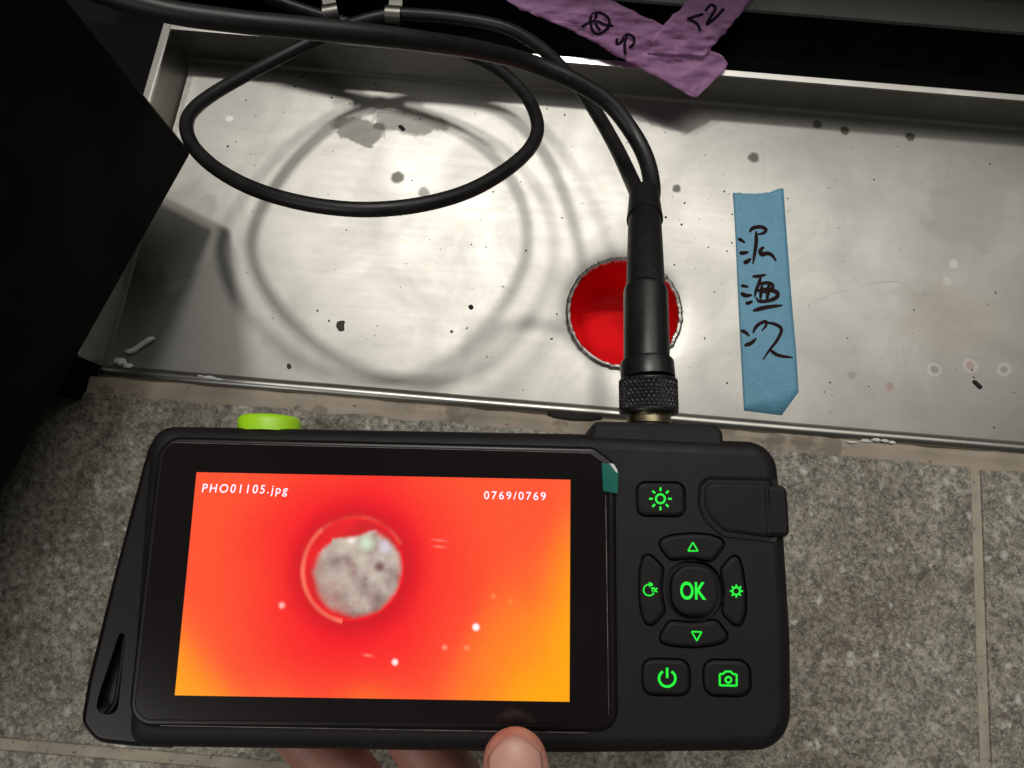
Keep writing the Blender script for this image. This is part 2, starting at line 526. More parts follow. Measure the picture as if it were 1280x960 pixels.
smears = [(at(450, 163, 0), 15, 9, (0.11, 0.10, 0.085), 0.55), (at(508, 152, 0), 24, 8, (0.12, 0.112, 0.096), 0.5),
          (at(225, 290, 0), 22, 30, (0.34, 0.33, 0.30), 0.5), (at(1210, 250, 0), 26, 34, (0.34, 0.33, 0.29), 0.4), (at(1190, 400, 0), 30, 22, (0.42, 0.38, 0.31), 0.35)]
M['tray'] = mat_steel('brushed_tray_steel', rough=0.465, spots=spots, smears=smears)
M['steel'] = mat_steel('worn_sheet_steel', base=(0.36, 0.35, 0.32), rough=0.36)
M['dull'] = mat_steel('dull_panel_steel', base=(0.15, 0.145, 0.135), rough=0.5)
M['clip'] = mat_steel('dull_clip_steel', base=(0.16, 0.155, 0.14), rough=0.42)
M['bright'] = mat_steel('bright_edge_steel', base=(0.58, 0.56, 0.52), rough=0.32, streak=(40, 40, 40))

tray = empty('steel_tray', (30, 149, 0))
tag(tray, 'shallow stainless steel tray with stained floor and raised edges set in the tiles', 'tray')
def xl(y): return -186.0 - (YB - y) * 0.085        # the left wall stands a little askew
bm = bmesh.new()
# floor sheet with hole, dished slightly where the hole was punched
NS = 128
def to_rect(a):
    dx, dy = math.cos(a), math.sin(a)
    best = 1e9
    for (nx, ny, dd) in ((1, 0, 470 - HC.x), (0, 1, YB - HC.y), (0, -1, HC.y - YF)):
        dn = dx * nx + dy * ny
        if dn > 1e-9: best = min(best, dd / dn)
    # slanted left wall: x + 0.085*(YB-y)... = -186
    dn = -dx + 0.085 * dy
    if dn > 1e-9: best = min(best, (HC.x + 186.0 + 0.085 * (YB - HC.y)) / dn)
    return best
angs = sorted([2 * math.pi * k / NS for k in range(NS)] + [math.atan2(y - HC.y, x - HC.x) % (2 * math.pi) for x, y in ((470, YB), (470, YF), (xl(YB), YB), (xl(YF), YF))])
prof_r = [(0, -2.6), (0.6, -1.4), (2.5, -0.9), (6, -0.45), (11, -0.15), (17, 0.0)]
rings = []
for dr, z in prof_r:
    rings.append([bm.verts.new((HC.x + math.cos(a) * min(HR + dr, to_rect(a)), HC.y + math.sin(a) * min(HR + dr, to_rect(a)), z)) for a in angs])
rings.append([bm.verts.new((HC.x + math.cos(a) * to_rect(a), HC.y + math.sin(a) * to_rect(a), 0)) for a in angs])
for a, b in zip(rings, rings[1:]):
    for k in range(len(angs)):
        bm.faces.new((a[k], a[(k + 1) % len(angs)], b[(k + 1) % len(angs)], b[k]))
obj('tray_floor', bm, M['tray'], tray, smooth=40, world_space=True)

def sweep(name, prof, path_fn, us, mat, parent, smooth=35):
    """profile (a, z) swept: path_fn(u, a) -> x, y"""
    bm = bmesh.new(); prev = None
    for u in us:
        cur = []
        for a, z in prof:
            x, y = path_fn(u, a); cur.append(bm.verts.new((x, y, z)))
        if prev:
            for k in range(len(prof)):
                bm.faces.new((prev[k], prev[(k + 1) % len(prof)], cur[(k + 1) % len(prof)], cur[k]))
        else: bm.faces.new(cur)
        prev = cur
    bm.faces.new(prev)
    return obj(name, bm, mat, parent, smooth=smooth, world_space=True)
# back upstand with a small fold at its foot
sweep('back_upstand', [(-0.4, 0.02), (0.1, 0.7), (0.7, 2.0), (0.9, 3), (0.9, 23.6), (2.4, 23.6), (2.4, -1), (-0.4, -1)],
      lambda u, a: (u, YB + a), [xl(YB) - 1 + i * 6.56 for i in range(101)], M['steel'], tray)
sweep('back_rim', [(0.55, 23.7), (0.2, 24.2), (0.2, 24.9), (0.6, 25.3), (3.5, 25.55), (4.0, 25.2), (4.0, 23.7)],
      lambda u, a: (u, YB + a), [xl(YB) - 0.4, 100, 300, 470], M['bright'], tray)
sweep('left_wall', [(0.4, 0.02), (-0.3, 0.8), (-0.8, 2.2), (-1.0, 23.6), (-2.5, 23.6), (-2.5, -1), (0.4, -1)],
      lambda u, a: (xl(u) + a, u), [YF - 1 + (YB - YF + 1.6) * i / 20 for i in range(21)], M['steel'], tray)
sweep('left_rim', [(-0.5, 23.7), (-0.5, 25.4), (-1.2, 25.9), (-4.2, 25.9), (-4.8, 25.3), (-4.8, 23.7)],
      lambda u, a: (xl(u) + a, u), [YF, YB + 3.8], M['bright'], tray)
# front edge: rolled, shallow lip
fl = [(64.6, -1), (64.5, 0.25), (64.0, 1.2), (62.9, 2.5), (61.2, 3.3), (59.6, 3.0), (58.4, 2.0), (57.9, 0.6), (57.8, -1)]
sweep('front_lip', [(y, z) for y, z in fl], lambda u, a: (u, a + noise.noise(Vector((u * 0.01, 0, 3))) * 0.35), [xl(YF) - 2 + i * 6.8 for i in range(101)], M['steel'], tray, smooth=60)
M['scratch'] = mat_plain('scratched_metal', (0.30, 0.29, 0.26), 0.45, metal=1.0, var=0.5)
for pts, w in (([(1000, 385), (1040, 368), (1085, 355), (1125, 353), (1152, 374)], 0.28), ([(954, 190), (955, 210), (955, 236)], 0.22), ([(1188, 195), (1186, 215), (1181, 232)], 0.4), ([(575, 365), (584, 371), (596, 377)], 0.3)):
    bm = bmesh.new()
    ribbon(bm, [at(x, y, 0) + Vector((0, 0, 0.05)) for x, y in pts], w)
    obj('scratch', bm, M['scratch'], tray, world_space=True)
# torn, crimped ring round the hole
bm = bmesh.new()
NT = 260
rr = []
for k in range(NT):
    a = 2 * math.pi * k / NT
    j = noise.noise(Vector((math.cos(a) * 9, math.sin(a) * 9, 0)))
    tooth = 0.9 * noise.noise(Vector((math.cos(a) * 17, math.sin(a) * 17, 6))) + j * 1.1 + 0.4 * noise.noise(Vector((math.cos(a) * 30, math.sin(a) * 30, 4)))
    o_, i_ = HR + 1.25 + tooth * 0.45, HR - 0.9 + tooth * 0.55
    row = [(o_, -1.6), (o_ - 0.1, -0.2 + tooth * 0.3), ((o_ + i_) / 2, 0.5 + tooth * 0.55), (i_, 0.1 + tooth * 0.5), (i_ - 0.5, -1.4), (i_ - 0.2, -4.2 - j)]
    rr.append([bm.verts.new((HC.x + math.cos(a) * r, HC.y + math.sin(a) * r, z)) for r, z in row])
for k in range(NT):
    a, b = rr[k], rr[(k + 1) % NT]
    for q in range(5): bm.faces.new((a[q], b[q], b[q + 1], a[q + 1]))
obj('crimped_edge', bm, M['bright'], tray, smooth=30, world_space=True)

# red pipe under the hole
pipe = empty('red_pipe', (HC.x, HC.y, -34))
tag(pipe, 'red plastic pipe seen through the round hole in the tray', 'pipe')
bm = bmesh.new()
rows = []
for z, r in ((-1.8, 27.2), (-6, 27.2), (-12, 27.2), (-18, 26.8), (-23, 25.6), (-27, 23.2), (-30, 19.5), (-32, 14.5), (-33, 8.0), (-33.2, 2.0)):
    t = min(1, max(0, (-z - 12) / 22))
    rows.append([bm.verts.new((HC.x + 1.5 * t + math.cos(a) * r, HC.y + 2.5 * t + math.sin(a) * r, z + t * (-math.sin(a)) * r * 0.5)) for a in (2 * math.pi * k / 64 for k in range(64))])
for a, b in zip(rows, rows[1:]):
    for k in range(64): bm.faces.new((a[k], a[(k + 1) % 64], b[(k + 1) % 64], b[k]))
bm.faces.new(rows[-1])
obj('pipe_bend', bm, M['red'], pipe, smooth=60, world_space=True)
bm = bmesh.new()
rows = []
for r, z in ((27.25, -1.8), (27.25, -1.2), (28.4, -1.2), (28.4, -12)):
    rows.append([bm.verts.new((HC.x + math.cos(a) * r, HC.y + math.sin(a) * r, z - 1.6)) for a in (2 * math.pi * k / 64 for k in range(64))])
for a, b in zip(rows, rows[1:]):
    for k in range(64): bm.faces.new((a[k], a[(k + 1) % 64], b[(k + 1) % 64], b[k]))
obj('pipe_mouth', bm, M['red'], pipe, smooth=30, world_space=True)

# ------------------------------------------------------------------ appliance behind the tray
app = empty('steel_appliance', (140, 330, 0))
tag(app, 'dark steel appliance standing behind the tray, black recess along its foot', 'appliance')
bm = bmesh.new(); box(bm, -700, 900, 238.5, 700, -1, 14)
obj('black_plinth', bm, M['gap'], app, world_space=True)
bm = bmesh.new(); box(bm, -700, 900, 268, 272, 14.2, 42.5)
obj('black_kick_plate', bm, M['gap'], app, world_space=True)
ye = at(1000, 21, 40).y
sweep('front_panel', [(0, 40), (-0.5, 41), (0.3, 42), (14, 44), (16, 47), (31, 150), (33.5, 152), (360, 152), (360, 150), (34.5, 149.5), (18, 45.0), (13, 42.6), (2.5, 40.2)], lambda u, a: (u, ye + a), [-205, 100, 500, 900], M['dull'], app)  # rise above the ledge is unseen, shaped to shade gap and tapes
# ------------------------------------------------------------------ black cabinet at the left
cab = empty('black_cabinet', (-300, 0, 26))
tag(cab, 'large matt black cabinet filling the left side of the picture', 'cabinet')
c0, c1 = at(240, 190, 45), at(-40, 774, 45)
bm = bmesh.new()
loft(bm, rounded([(c0.x, c0.y), (c0.x - 420, c0.y + 175), (c1.x - 420, c1.y), (c1.x - 45, c1.y - 90)], [2.5, 2, 2, 2]), [(45, 1.2), (45.6, 0.2), (46.5, 0), (198, 0), (200, 1.5)])
obj('cabinet_body', bm, M['black'], cab, smooth=35, world_space=True)
bm = bmesh.new(); box(bm, -700, -330, -150, 60, 3.6, 44.9)
obj('foot', bm, M['black'], cab, world_space=True)

bm = bmesh.new()
loft(bm, [Vector(q) for q in ((xl(YB) - 5.2, 238.2), (-700, 238.2), (-700, 46.2), (xl(46.2) - 5.2, 46.2))], [(-10, 0), (19, 0), (20, 0.5)])
obj('base_plinth', bm, M['black'], cab, world_space=True)

# ------------------------------------------------------------------ blue tape with writing
bt = empty('blue_tape', at(957, 380, 0))
tag(bt, 'strip of blue masking tape with three handwritten characters stuck to the tray floor', 'tape')
L_ = [at(x, y, 0) for x, y in ((916, 241), (919, 290), (922, 360), (926, 440), (930, 513))]
R_ = [at(x, y, 0) for x, y in ((979, 237), (983, 290), (989, 370), (995, 440), (998, 490))]
bm = bmesh.new()
left, right = catmull(L_, 10), catmull(R_, 10)
NV = 14
grid = []
for i in range(len(left)):
    row = []
    for k in range(NV + 1):
        p = left[i].lerp(right[i], k / NV)
        if i == 0: p = p + Vector((0, -1.6 * math.sin(math.pi * k / NV) * 0.8 + random.uniform(-.4, .4) + (0.6 if k > 10 else 0), 0))
        if i == len(left) - 1:
            tgt = at(930 + (977 - 930) * k / (NV - 3), 513 + 6 * k / (NV - 3), 0) if k < NV - 2 else at(977 + (998 - 977) * (k - NV + 3) / 3, 519 - 29 * (k - NV + 3) / 3, 0)
            p = tgt
        z = 0.16 + 0.10 * max(0, noise.noise(Vector((p.x * 0.12, p.y * 0.12, 2)))) + (0.35 * max(0, 1 - i / 3.0) * (0.5 + noise.noise(Vector((k * 0.4, 0, 0)))))
        row.append(bm.verts.new((p.x, p.y, z)))
    grid.append(row)
for a, b in zip(grid, grid[1:]):
    for k in range(NV): bm.faces.new((a[k], a[k + 1], b[k + 1], b[k]))
bmesh.ops.recalc_face_normals(bm, faces=bm.faces)
tp = obj('tape_strip', bm, M['blue'], bt, smooth=60, world_space=True)
md = tp.modifiers.new('thickness', 'SOLIDIFY'); md.thickness = 0.00012; md.offset = -1
def bz(X, Y): p = at(860 + X * 0.3231, 220 + Y * 0.3231, 0); return Vector((p.x, p.y, 0.42))
chars = [
    [[(192, 244), (205, 249), (220, 260)], [(198, 298), (215, 299), (234, 294)], [(214, 337), (228, 332), (243, 320)],
     [(237, 218), (250, 203), (280, 198), (300, 208), (290, 222), (262, 228)], [(262, 215), (263, 255), (257, 300), (250, 342)],
     [(292, 275), (279, 290), (285, 304), (305, 300), (324, 308), (340, 330)]],
    [[(204, 424), (218, 427), (234, 429)], [(203, 453), (222, 463), (247, 461)], [(221, 494), (236, 491), (250, 484)],
     [(248, 390), (275, 388), (302, 382)], [(282, 388), (272, 420), (262, 444), (257, 470)], [(268, 420), (305, 414), (327, 424), (318, 446), (288, 452)],
     [(262, 446), (300, 440), (340, 449), (343, 468), (318, 481), (276, 486), (262, 470)], [(286, 422), (281, 452), (279, 482)], [(312, 420), (309, 450), (303, 482)],
     [(250, 522), (300, 509), (364, 501)]],
    [[(203, 598), (220, 605), (237, 620)], [(217, 657), (243, 647), (264, 628)], [(250, 608), (266, 580), (298, 563), (300, 580), (284, 600)],
     [(294, 566), (336, 574), (360, 594), (346, 632), (316, 672), (289, 711)], [(315, 672), (348, 694), (404, 703)]]]
for ch in chars:
    bm = bmesh.new()
    for q, s in enumerate(ch):
        wv = random.uniform(1.55, 2.2)
        ribbon(bm, [bz(*p) + Vector((0, 0, 0.02 * q)) for p in s], lambda t, wv=wv: wv * (0.8 + 0.3 * math.sin(3 * t + 0.6)), n=7)
    obj('handwritten_character', bm, M['ink'], bt, world_space=True)

# ------------------------------------------------------------------ purple tapes
def zt(y):                                    # height of the tapes by their course: panel edge, over the gap, over the rim, hanging tip
    st = [(-60, 54), (0, 46), (14, 44.2), (80, 28.6), (92, 27.0), (124, 21)]
    for (a, za), (b, zb) in zip(st, st[1:]):
        if y <= b: return za + (zb - za) * (y - a) / (b - a)
    return st[-1][1]
def crump(x, y): return 1.3 * noise.noise(Vector((x * 0.045, y * 0.05, 5))) + 0.9 * noise.noise(Vector((x * 0.13, y * 0.15, 8)))
def pz(X, Y, lift=0.0):
    x, y = 640 + X * 0.2344, Y * 0.2344
    return at(x, y, zt(y) + crump(x, y) + lift)
def purple(label, ledge, redge, strokes, lift):
    t = empty('purple_tape', pz(*ledge[len(ledge) // 2]))
    tag(t, label, 'tape', 'purple tapes on the appliance edge')
    bm = bmesh.new()
    a = catmull([Vector((*p, 0)) for p in ledge], 9); b = catmull([Vector((*p, 0)) for p in redge], 9)
    rows = []
    for p, q in zip(a, b):
        row = []
        for k in range(17):
            w = p.lerp(q, k / 16)
            if k in (0, 16): w = w + Vector((noise.noise(w * 0.03) * 9, noise.noise(w * 0.03 + Vector((7, 7, 0))) * 9, 0))
            row.append(bm.verts.new(pz(w.x, w.y, lift)))
        rows.append(row)
    for r1, r2 in zip(rows, rows[1:]):
        for k in range(16): bm.faces.new((r1[k], r1[k + 1], r2[k + 1], r2[k]))
    o = obj('tape_strip', bm, M['purple'], t, smooth=50, world_space=True)
    md = o.modifiers.new('thickness', 'SOLIDIFY'); md.thickness = 0.00012; md.offset = -1
    for ch in strokes:
        bm = bmesh.new()
        for q, s in enumerate(ch):
            P = [Vector((*p, 0)) for p in s]
            P = catmull(P, 6)
            prev = None
            for i, p in enumerate(P):
                tn = (P[min(i + 1, len(P) - 1)] - P[max(i - 1, 0)]); sd = Vector((-tn.y, tn.x, 0)).normalized() * 7.5
                cur = (bm.verts.new(pz(p.x + sd.x, p.y + sd.y, lift + 0.35 + 0.03 * q)), bm.verts.new(pz(p.x - sd.x, p.y - sd.y, lift + 0.35 + 0.03 * q)))
                if prev: bm.faces.new((prev[0], prev[1], cur[1], cur[0]))
                prev = cur
        obj('handwritten_character', bm, M['ink2'], t, world_space=True)
purple('purple masking tape slanting down right, its pointed end hanging over the tray rim',
       [(-60, -60), (10, 30), (200, 112), (390, 200), (560, 300), (645, 345), (800, 428), (965, 520)],
       [(420, -60), (530, 2), (670, 70), (800, 132), (930, 190), (1040, 258), (1150, 345), (985, 522)],
       [[[(415, 110), (430, 75), (475, 70), (515, 100), (515, 140), (480, 175), (445, 180), (425, 150), (415, 110)], [(370, 145), (410, 120), (450, 110), (490, 130), (540, 140)], [(450, 75), (445, 120), (470, 165)]],
        [[(560, 205), (560, 235), (580, 225), (610, 185), (645, 195), (650, 230), (625, 255)], [(610, 190), (600, 240), (605, 290)]]], 0.0)
purple('purple masking tape slanting down left, lying across the other purple tape',
       [(1000, -60), (940, 2), (880, 62), (800, 142), (745, 215), (725, 285)],
       [(1330, -60), (1270, 6), (1205, 90), (1140, 172), (1085, 225), (1035, 300)],
       [[[(1030, 60), (1060, 25), (1085, 45), (1060, 90), (1040, 130), (1090, 90), (1130, 45)], [(935, 100), (960, 110), (990, 130), (1005, 165)], [(935, 100), (985, 85), (1020, 75)]]], 0.7)

# ------------------------------------------------------------------ the hand-held monitor
DYAW = 0.0634
DL = Vector((-29.41, -15.65, 170.65))
dev = empty('inspection_camera', DL, DYAW)
tag(dev, 'black handheld inspection camera with lit red screen and green glowing keys', 'camera')
_inv = Matrix.Rotation(-DYAW, 3, 'Z')
def dl(x, y, z=0.0):
    """survey point on the monitor: local mm at height z above its screen"""
    p = _inv @ (at(x, y, DL.z + z) - DL)
    return Vector((p.x, p.y))
def outline(pts, rad, z=0.0, n=6): return rounded([dl(x, y, z) for x, y in pts], rad, n)
FZ = -1.4                                        # keypad face
keys = {
    'light_key': outline([(796, 603), (855, 604), (856, 645), (797, 644)], 2.2, FZ),
    'up_key': outline([(819, 676), (842, 669), (866, 667), (890, 669), (909, 677), (890, 702), (866, 697), (838, 700)], [2, 9, 9, 9, 2, 2, 9, 2], FZ, 4),
    'down_key': outline([(836, 776), (866, 779), (896, 775), (914, 799), (893, 806), (868, 809), (842, 807), (821, 802)], [2, 9, 2, 2, 9, 9, 9, 2], FZ, 4),
    'left_key': outline([(806, 687), (829, 709), (826, 738), (831, 765), (810, 788), (801, 762), (799, 738), (800, 712)], [2, 2, 9, 2, 2, 9, 9, 9], FZ, 4),
    'right_key': outline([(921, 689), (928, 712), (932, 740), (932, 764), (925, 788), (903, 767), (906, 738), (901, 711)], [2, 9, 9, 9, 2, 2, 9, 2], FZ, 4),
    'confirm_key': outline([(838, 706), (896, 708), (898, 770), (839, 769)], 5.0, FZ, 8),
    'power_key': outline([(803, 824), (861, 825), (862, 869), (804, 868)], 2.6, FZ),
    'photo_key': outline([(879, 825), (937, 826), (938, 870), (881, 869)], 2.8, FZ),
}
well = {k: inset(p, -0.45) for k, p in keys.items()}
well['confirm_key'] = inset(keys['confirm_key'], -1.3)
# body shell
sil = outline([(186, 531), (735, 541), (900, 549), (970, 551), (981, 640), (991, 800), (992, 941), (700, 944), (157, 936)], [6, 0.5, 0.5, 12, 30, 60, 10, 0.5, 5], -3.0, 8)
bm = bmesh.new()
loft(bm, sil, [(-24, 5), (-22.5, 2.5), (-19, 0.6), (-12, 0), (-6.0, 0.0), (-4.2, 0.35), (-2.8, 1.3), (-1.9, 2.6), (FZ, 4.2)], holes=list(well.values()), hole_depth=1.5)
body = obj('body', bm, M['abs'], dev, smooth=28)
# raised screen surround
fr = outline([(199, 546), (742, 559), (769, 579), (772, 914), (158, 908)], [5.5, 2.5, 2.5, 4.5, 6], 0, 8)
gl_o = inset(fr, 1.75)
bm = bmesh.new()
loft(bm, fr, [(-3.0, -0.3), (-1.0, -0.2), (-0.25, 0.15), (0.1, 0.7), (0.1, 1.25)], holes=[], bottom=True)
frame = obj('screen_surround', bm, M['gloss'], dev, smooth=40)
bm = bmesh.new()
loft(bm, inset(fr, 1.5), [(0.0, 0), (0.22, 0.02), (0.32, 0.25)])
obj('cover_glass', bm, M['glass'], dev, smooth=8)
# side grip with lanyard slot
bm = bmesh.new()
grip = outline([(215, 540), (187, 546), (176, 580), (140, 715), (107, 848), (97, 905), (118, 931), (165, 936), (215, 938)], [1, 5, 6, 30, 16, 5, 7, 6, 1], -6.0, 5)
slot = outline([(150, 790), (158, 793), (147, 896), (119, 890), (124, 868)], [2, 1.5, 3, 3, 6], -6, 5)
loft(bm, grip, [(-23, 4), (-20, 0.8), (-15, 0), (-8.2, 0), (-7, 0.35), (-6.2, 1.0), (-5.8, 1.9)], holes=[slot], hole_depth=3)
obj('side_grip', bm, M['gloss'], dev, smooth=32)
bm = bmesh.new()
q = [dl(x, y, -8) for x, y in ((158, 790), (150, 850), (144, 880), (126, 897), (118, 893))]
tube(bm, catmull([Vector((p.x, p.y, -8.2)) for p in q], 6), 0.9, 10)
obj('lanyard_bar', bm, M['gloss'], dev, smooth=60)
# screen
W, Hh = 97.0, 54.56
def lerp3(a, b, t):
    t = max(0.0, min(1.0, t)); t = t * t * (3 - 2 * t)
    return tuple(x + (y - x) * t for x, y in zip(a, b))
def srgb(c): return tuple((k / 255 / 12.92) if k < 10.3 else ((k / 255 + 0.055) / 1.055) ** 2.4 for k in c)
def scr(u, v):
    """displayed picture, u right 0..1, v down 0..1 (16:9)"""
    x, y = u * 1.778, v
    red, org, ora = srgb((250, 24, 38)), srgb((255, 84, 48)), srgb((255, 166, 10))
    cx, cy = 0.435 * 1.778, 0.432
    d = math.hypot(x - cx, (y - cy))
    c = lerp3(red, org, (d - 0.22) / 0.52 + 0.16 * noise.noise(Vector((x * 3, y * 3, 1))))
    k = max((u - 0.74) / 0.40 + (v - 0.55) * 0.9, (v - 0.70) / 0.6 + (0.10 - u) * 3.2 if u < 0.35 else 0, (v - 0.85) * 1.2)
    c = lerp3(c, ora, k * 1.1 + 0.15 * noise.noise(Vector((x * 4, y * 4, 7))))
    R = 0.232
    d2 = math.hypot((x - cx), (y - cy) * 1.0)
    ang = math.atan2(cy - y, x - cx)
    if d2 > R: c = lerp3(srgb((212, 22, 34)), c, (d2 - R + 0.01) / 0.15)
    ringb = math.exp(-((d2 - R * 1.03) / 0.012) ** 2)
    lit = 0.75 if (ang > 2.3 or ang < -1.75) else (0.35 if ang > 0.5 else 0.06)
    c = lerp3(c, srgb((255, 120, 96)), ringb * lit * (0.9 + 0.5 * noise.noise(Vector((x * 14, y * 14, 30)))))
    if d2 < R * 0.97:
        inner = lerp3(srgb((206, 34, 40)), srgb((238, 34, 40)), 0.5 + noise.noise(Vector((x * 9, y * 9, 2))))
        n1 = noise.fractal(Vector((x * 7, y * 7, 4)), 0.8, 2.1, 5)
        edge = R * (0.94 + 0.05 * noise.fractal(Vector((math.cos(ang) * 2.2, math.sin(ang) * 2.2, 3)), 0.9, 2.2, 4))
        top = cy - 0.172 - 0.04 * (u - 0.43) / 0.1 + 0.022 * n1
        if u < 0.372: top = cy - 0.13 + (0.372 - u) * 1.1 + 0.035 * n1
        dm = math.hypot(x - cx - 0.014, y - cy - 0.012)
        mk = min((edge - dm) / 0.038, (y - top) / 0.034)
        t = 0.45 + 0.42 * noise.fractal(Vector((x * 11, y * 11, 9)), 0.9, 2.2, 5)
        mud = lerp3(srgb((138, 112, 108)), srgb((206, 192, 178)), t + 0.12 + (cy - y) * 0.9)
        mud = lerp3(mud, srgb((184, 128, 118)), (0.42 - u) * 5 + (y - cy) * 2.6 + 0.5 * n1)
        for (bx, by, br, bc) in ((0.424, 0.30, 0.028, (250, 240, 230)), (0.462, 0.315, 0.05, (208, 226, 198)), (0.512, 0.33, 0.042, (214, 204, 216)), (0.48, 0.25, 0.02, (208, 186, 190)), (0.50, 0.42, 0.034, (120, 88, 90))):
            mud = lerp3(mud, srgb(bc), 1.1 - math.hypot(x - bx * 1.778, y - by) / br)
        c = lerp3(inner, mud, mk)
    for (bx, by, br, bc, am) in ((0.253, 0.602, 0.022, (255, 196, 186), 1.0), (0.757, 0.683, 0.022, (255, 252, 246), 1.6), (0.552, 0.842, 0.02, (255, 240, 236), 1.4), (0.678, 0.775, 0.02, (255, 160, 120), 0.9), (0.735, 0.775, 0.02, (255, 158, 110), 0.8),
                                 (0.80, 0.545, 0.02, (255, 140, 70), 0.8), (0.845, 0.565, 0.018, (255, 145, 70), 0.7)):
        c = lerp3(c, srgb(bc), am * (1 - math.hypot(x - bx * 1.778, y - by) / br))
    for (bx, by, lx, ly) in ((0.655, 0.295, 0.06, 0.008), (0.655, 0.325, 0.05, 0.008), (0.482, 0.815, 0.04, 0.010)):
        c = lerp3(c, srgb((255, 130, 115)), 0.9 * (1 - math.hypot((x - bx * 1.778) / lx, (y - by - 0.1 * (x - bx * 1.778)) / ly)))
    g = 0.5 + 0.5 * noise.noise(Vector((x * 60, y * 60, 11))) * 0.5 + 0.12 * noise.noise(Vector((x * 21, y * 21, 12)))
    return tuple(max(0.0, k * (0.90 + 0.20 * g)) for k in c)
NX, NY = 300, 168
bm = bmesh.new()
cl = bm.verts.layers.float_color.new('picture')
vv = []
for j in range(NY + 1):
    row = []
    for i in range(NX + 1):
        v = bm.verts.new((-W / 2 + W * i / NX, Hh / 2 - Hh * j / NY, 0.42))
        v[cl] = (*scr(i / NX, j / NY), 1)
        row.append(v)
    vv.append(row)
for j in range(NY):
    for i in range(NX): bm.faces.new((vv[j][i], vv[j + 1][i], vv[j + 1][i + 1], vv[j][i + 1]))
mt, nt, b = new_mat('lit_screen')
at_ = nd(nt, 'VertexColor', layer_name='picture')
nt.links.new(at_.outputs[0], b.inputs['Emission Color'])
b.inputs['Emission Strength'].default_value = 1.0
mt.cycles.emission_sampling = 'NONE'
b.inputs['Base Color'].default_value = (0.004, 0.004, 0.004, 1)
b.inputs['Roughness'].default_value = 0.18
screen = obj('screen', bm, mt, dev)
def text(name, body, x, y, z, size, mat, parent, shear=0.0, offset=0.0, width=None, space=1.0):
    cu = bpy.data.curves.new(name, 'FONT')
    cu.body = body; cu.size = size * MM; cu.shear = shear; cu.offset = offset * MM; cu.space_character = space
    tmp = bpy.data.objects.new(name + '_tmp', cu)
    COL.objects.link(tmp)
    dg = bpy.context.evaluated_depsgraph_get()
    me = bpy.data.meshes.new_from_object(tmp.evaluated_get(dg))
    bpy.data.objects.remove(tmp)
    xs = [v.co.x for v in me.vertices]
    k = (width * MM / (max(xs) - min(xs))) if width else 1.0
    x0 = min(xs)
    for v in me.vertices: v.co = Vector(((v.co.x - x0) * k + x * MM, v.co.y + y * MM, z * MM))
    o = bpy.data.objects.new(name, me); COL.objects.link(o)
    me.materials.clear(); me.materials.append(mat)
    o.parent = parent
    return o
p = dl(253, 616); p2 = dl(360, 621)
text('file_name_text', 'PHO01105.jpg', p.x, p.y + 0.15, 0.50, 3.1, M['pixel'], screen, shear=0.10, offset=0.025, width=p2.x - p.x, space=1.3)
p = dl(605, 624); p2 = dl(682, 626)
text('counter_text', '0769/0769', p.x, p.y + 0.05, 0.50, 2.9, M['pixel'], screen, offset=0.02, width=p2.x - p.x, space=1.3)

# keys and their lit symbols
KT = FZ + 0.35
KO = {}
for k, poly in keys.items():
    bm = bmesh.new()
    top = KT + (0.5 if k == 'confirm_key' else 0)
    loft(bm, poly, [(FZ - 1.45, 0.05), (FZ - 0.2, 0.0), (top - 0.35, 0.12), (top - 0.1, 0.45), (top, 0.95)])
    KO[k] = obj(k, bm, M['key'], dev, smooth=40)
def sym(parent, strokes, w, z):
    bm = bmesh.new()
    for q, s in enumerate(strokes):
        closed = s[0] == 'c'
        pts = s[1:] if closed else s
        P = [dl(x, y, z) for x, y in pts]
        P = [Vector((a.x, a.y, z + 0.02 * q)) for a in P]
        if closed: ribbon(bm, P, w, n=3, closed=True)
        elif len(P) == 2: ribbon(bm, P, w, taper=False)
        else: ribbon(bm, P, w, n=6, taper=False)
    return obj('lit_symbol', bm, M['green'], parent)
def circ(cx, cy, r, a0=0, a1=360, n=16):
    full = a1 - a0 >= 360
    return [(cx + r * math.cos(math.radians(a0 + (a1 - a0) * i / n)), cy - r * math.sin(math.radians(a0 + (a1 - a0) * i / n))) for i in range(n if full else n + 1)]
def seg(pts):                                       # straight-cornered closed outline
    out = []
    for a, b in zip(pts, pts[1:] + pts[:1]): out.append([a, b])
    return out
SZ = KT + 0.06
sun = [['c'] + circ(825.5, 623.5, 5.6)]
for i in range(8):
    a = i * math.pi / 4
    sun.append([(825.5 + math.cos(a) * 9.6, 623.5 + math.sin(a) * 9.6), (825.5 + math.cos(a) * 14.2, 623.5 + math.sin(a) * 14.2)])
sym(KO['light_key'], sun, 0.52, SZ)
sym(KO['up_key'], seg([(860, 688.6), (866, 678), (872.4, 688.6)]), 0.36, SZ)
sym(KO['down_key'], seg([(864.5, 789.5), (877, 790), (871, 801)]), 0.38, SZ)
gear = [['c'] + circ(920.3, 738.8, 4.6)]
for i in range(8):
    a = i * math.pi / 4
    gear.append([(920.3 + math.cos(a) * 5.2, 738.8 + math.sin(a) * 5.2), (920.3 + math.cos(a) * 8.2, 738.8 + math.sin(a) * 8.2)])
sym(KO['right_key'], gear, 0.46, SZ)
sym(KO['left_key'], [circ(811.5, 737.5, 7.0, 75, 330), [(811, 728.2), (816, 730.6)], [(811, 733), (816, 730.6)], [(813.5, 735), (818, 735)], [(815.6, 735), (815.6, 740)], [(818.4, 735), (818.4, 740)], [(819, 737.5), (821.5, 735)], [(819, 737.5), (821.5, 740.3)]], 0.34, SZ)
sym(KO['power_key'], [circ(834, 848, 10.2, 122, 418, 22), [(833.8, 834.5), (834, 847.5)]], 0.62, SZ)
